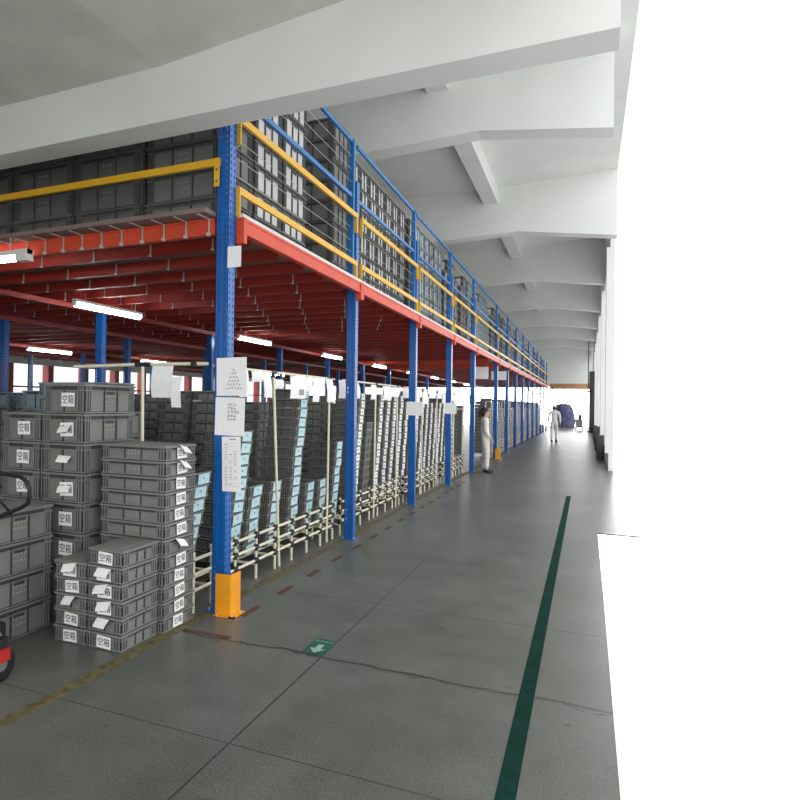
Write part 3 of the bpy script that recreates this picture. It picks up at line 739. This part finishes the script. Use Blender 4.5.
# ------------------------------------------------------------------ people
def skin_mesh(name, verts, edges, radii, m, parent, root=0, sub=2):
    me = bpy.data.meshes.new(name); me.from_pydata(verts, edges, []); me.materials.append(M[m])
    o = bpy.data.objects.new(name, me); C.objects.link(o); o.parent = parent
    md = o.modifiers.new('skin','SKIN'); md.use_smooth_shade = True
    sv = me.skin_vertices[0].data if me.skin_vertices else None
    if sv is None:
        o.modifiers.remove(md); md = o.modifiers.new('skin','SKIN'); sv = me.skin_vertices[0].data
    for i, r in enumerate(radii):
        sv[i].radius = r if isinstance(r, tuple) else (r, r); sv[i].use_root = (i == root)
    s = o.modifiers.new('sub','SUBSURF'); s.levels = sub; s.render_levels = sub
    return o
def ensure_skin(me):
    if not me.skin_vertices: me.skin_vertices
def person(loc, rz, label, legs, arms, H=1.0, cap=False, head_turn=0, bun=False):
    """faces +y in its own frame; z up; metres for a 1.62 m figure"""
    t = thing('person', loc, label, 'person', None, rz); t.scale = (H,H,H)
    (hL,kL,aL,tL),(hR,kR,aR,tR) = legs; (sL,eL,wL),(sR,eR,wR) = arms
    V=[(0,0,.88),(0,-.005,1.02),(0,-.005,1.20),(0,-.01,1.33),(0,.0,1.40),(0,.012,1.46),(0,.02,1.53),(0,.018,1.60)]
    R=[(.095,.075),(.09,.07),(.105,.08),(.085,.065),(.048,.048),(.058,.062),(.075,.088),(.055,.068)]
    E=[(0,1),(1,2),(2,3),(3,4),(4,5),(5,6),(6,7)]
    def chain(start, pts, rs):
        p = start
        for v, r in zip(pts, rs): V.append(v); R.append(r); E.append((p,len(V)-1)); p = len(V)-1
        return p
    chain(0,[hL,kL,aL,tL],[.070,.050,.034,(.024,.018)]); chain(0,[hR,kR,aR,tR],[.070,.050,.034,(.024,.018)])
    ends=[]
    for s,e,w in ((sL,eL,wL),(sR,eR,wR)):
        d=(Vector(w)-Vector(e)).normalized(); palm=Vector(w)+d*.06
        p = chain(3,[s,e,w,tuple(palm)],[.05,.036,.024,(.032,.016)])
        ends.append((p,palm,d))
    body = skin_mesh('body', V, E, R, 'skin', t)
    for (p,palm,d) in ends:      # five bent fingers per hand
        for q in range(4):
            side = Vector((0,1,0))*(q-1.5)*.017; L=(.062,.074,.068,.052)[q]
            a=palm+side; b=a+d*L*.55; c=b+(d*.8+Vector((.35 if palm.x<0 else -.35,0,0))).normalized()*L*.45
            skin_mesh('finger',[tuple(palm-d*.02+side*.8),tuple(a),tuple(b),tuple(c)],[(0,1),(1,2),(2,3)],[.009,.009,.0085,.007],'skin',body,sub=1)
        a=palm-d*.045+Vector((0,.024,0)); b=a+(d*.7+Vector((0,.7,0))).normalized()*.035; c=b+d*.028
        skin_mesh('thumb',[tuple(a-Vector((0,.012,0))),tuple(a),tuple(b),tuple(c)],[(0,1),(1,2),(2,3)],[.01,.011,.010,.008],'skin',body,sub=1)
    # face
    f = MB(); 
    def blob(c,r,m,n=8):
        vs=[];fs=[]
        for i in range(n+1):
            a=PI*i/n
            for k in range(n): b=2*PI*k/n; vs.append((c[0]+r[0]*math.sin(a)*math.cos(b),c[1]+r[1]*math.sin(a)*math.sin(b),c[2]+r[2]*math.cos(a)))
        fs=[(i*n+k,(i+1)*n+k,(i+1)*n+(k+1)%n,i*n+(k+1)%n) for i in range(n) for k in range(n)]
        f.poly(vs,fs,m,True)
    blob((0,.094,1.512),(.011,.016,.022),'skin'); blob((-.078,.02,1.525),(.012,.02,.03),'skin'); blob((.078,.02,1.525),(.012,.02,.03),'skin')
    blob((0,.07,1.46),(.03,.022,.018),'skin'); link('nose_and_ears', f, t)
    f = MB()
    for s in (-1,1): blob((s*.03,.094,1.54),(.011,.008,.007),'hair')
    link('eyes', f, t); f = MB(); blob((0,.09,1.478),(.022,.009,.005),'red'); link('mouth', f, t)
    f = MB(); 
    if cap:
        blob((0,.0,1.575),(.092,.105,.075),'cloth',12); f.poly([(-.07,.08,1.565),(.07,.08,1.565),(.05,.16,1.55),(-.05,.16,1.55),(-.07,.08,1.555),(.07,.08,1.555),(.05,.16,1.545),(-.05,.16,1.545)],[(0,1,2,3),(7,6,5,4),(0,3,7,4),(1,5,6,2),(2,6,7,3)],'cloth'); link('cap', f, t)
        f = MB(); blob((0,-.035,1.52),(.08,.07,.07),'hair',12); link('hair', f, t)
    else:
        blob((0,-.018,1.575),(.092,.105,.082),'hair',12); blob((0,-.06,1.52),(.082,.07,.10),'hair',12)
        if bun: blob((0,-.125,1.53),(.05,.05,.07),'hair',12); blob((0,-.14,1.46),(.035,.035,.07),'hair',10)
        link('hair', f, t)
    # clothes follow the body slightly outside it
    k=1.16
    V=[(0,0,.84),(0,-.002,.93),(0,-.005,1.05),(0,-.005,1.21),(0,-.01,1.33),(0,-.004,1.385)]; R=[(.138,.11),(.14,.112),(.14,.11),(.155,.115),(.118,.09),(.06,.055)]; E=[(0,1),(1,2),(2,3),(3,4),(4,5)]
    for s,e,w in ((sL,eL,wL),(sR,eR,wR)):
        s_,e_,w_=Vector(s),Vector(e),Vector(w); p=4
        for v,r in ((s_,.066),(e_,.052),(e_.lerp(w_,.85),.040)): V.append(tuple(v)); R.append(r); E.append((p,len(V)-1)); p=len(V)-1
    skin_mesh('shirt', V, E, R, 'cloth', t)
    V=[(0,0,.99),(0,0,.90)]; R=[(.125,.10),(.125,.10)]; E=[(0,1)]
    for h_,k_,a_ in ((hL,kL,aL),(hR,kR,aR)):
        p=1; a_=Vector(k_).lerp(Vector(a_),.97)
        for v,r in ((h_,.098),(k_,.072),(tuple(a_),.060)): V.append(v); R.append(r); E.append((p,len(V)-1)); p=len(V)-1
    skin_mesh('trousers', V, E, R, 'cloth', t)
    for a_,t_ in ((aL,tL),(aR,tR)):
        a_,t_=Vector(a_),Vector(t_); d=(t_-a_); d.z=0; d.normalize(); b_=Vector((a_.x,a_.y,t_.z+.012))-d*.03
        skin_mesh('shoe',[tuple(b_),tuple(b_+d*.09),tuple(b_+d*.20)],[(0,1),(1,2)],[(.055,.055),(.055,.048),(.045,.034)],'shoe',t)
    return t
person((-2.24,15.9,0), -1.25, 'woman in white shirt and trousers standing at the blue post, dark tied hair',
  (((-.09,0,.84),(-.09,.02,.46),(-.10,-.02,.09),(-.10,.10,.038)),((.09,0,.84),(.09,.03,.46),(.09,.02,.09),(.10,.14,.038))),
  (((-.17,-.01,1.32),(-.21,-.04,1.06),(-.18,.06,.84)),((.17,-.01,1.32),(.21,-.03,1.06),(.19,.10,.86))), H=.955, bun=True)
person((-1.36,31.2,0), .08, 'person in pale work coat and cap walking away down the aisle',
  (((-.09,0,.84),(-.09,-.02,.47),(-.10,-.14,.12),(-.10,-.03,.05)),((.09,0,.84),(.09,.08,.47),(.09,.08,.09),(.10,.20,.038))),
  (((-.18,-.01,1.32),(-.23,-.05,1.07),(-.24,.06,.86)),((.18,-.01,1.32),(.23,-.06,1.07),(.24,-.08,.83))), H=1.04, cap=True)

# ------------------------------------------------------------------ camera
f_px = 637.1; yaw, pitch, roll = (math.radians(a) for a in (24.27,.352,.769))
F = Vector((-math.sin(yaw)*math.cos(pitch), math.cos(yaw)*math.cos(pitch), math.sin(pitch)))
r = Vector((math.cos(yaw), math.sin(yaw), 0)); u = r.cross(F)
r2 = r*math.cos(roll)+u*math.sin(roll); u2 = -r*math.sin(roll)+u*math.cos(roll)
cam = bpy.data.cameras.new('camera'); co = bpy.data.objects.new('camera', cam); C.objects.link(co)
m = Matrix((r2, u2, -F)).transposed().to_4x4(); m.translation = (0,0,1.6); co.matrix_world = m
cam.sensor_fit = 'HORIZONTAL'; cam.sensor_width = 36; cam.lens = f_px/800*36; cam.shift_x = .125
cam.clip_start = .05; cam.clip_end = 300
SC.camera = co

# ------------------------------------------------------------------ light
w = bpy.data.worlds.new('daylight'); SC.world = w; w.use_nodes = True
_n = w.node_tree.nodes; _bg = _n['Background']; _bg.inputs[1].default_value = 1.0
_tc = _n.new('ShaderNodeTexCoord'); _sp = _n.new('ShaderNodeSeparateXYZ'); w.node_tree.links.new(_tc.outputs['Generated'], _sp.inputs[0])
_rp = _n.new('ShaderNodeValToRGB'); _mr = _n.new('ShaderNodeMapRange'); _mr.inputs['From Min'].default_value = -1; _mr.inputs['From Max'].default_value = 1
w.node_tree.links.new(_sp.outputs[2], _mr.inputs['Value']); w.node_tree.links.new(_mr.outputs[0], _rp.inputs[0])
_e = _rp.color_ramp.elements; _e[0].position = .47; _e[0].color = (1.45,1.45,1.44,1); _e[1].position = .56; _e[1].color = (2.2,2.22,2.25,1)
w.node_tree.links.new(_rp.outputs[0], _bg.inputs[0])
# the sky is brightest towards the far end of the aisle, where the sun stands behind haze
_m2 = _n.new('ShaderNodeMapRange'); _m2.interpolation_type = 'SMOOTHSTEP'
_m2.inputs['From Min'].default_value = .965; _m2.inputs['From Max'].default_value = 1.0; _m2.inputs['To Min'].default_value = 1; _m2.inputs['To Max'].default_value = 9
w.node_tree.links.new(_sp.outputs[1], _m2.inputs['Value']); _m3 = _n.new('ShaderNodeMapRange'); _m3.interpolation_type = 'SMOOTHSTEP'
_m3.inputs['From Min'].default_value = -.1; _m3.inputs['From Max'].default_value = -.8; _m3.inputs['To Min'].default_value = 1; _m3.inputs['To Max'].default_value = 1.5  # sky behind the camera raised, added light for papers and front faces
w.node_tree.links.new(_sp.outputs[1], _m3.inputs['Value'])
_mu = _n.new('ShaderNodeMath'); _mu.operation = 'MULTIPLY'; w.node_tree.links.new(_m2.outputs[0], _mu.inputs[0]); w.node_tree.links.new(_m3.outputs[0], _mu.inputs[1])
w.node_tree.links.new(_mu.outputs[0], _bg.inputs[1])
SC.view_settings.view_transform = 'Standard'; SC.view_settings.look = 'None'; SC.view_settings.gamma = 1
SC.view_settings.exposure = -.30; SC.view_settings.use_curve_mapping = False
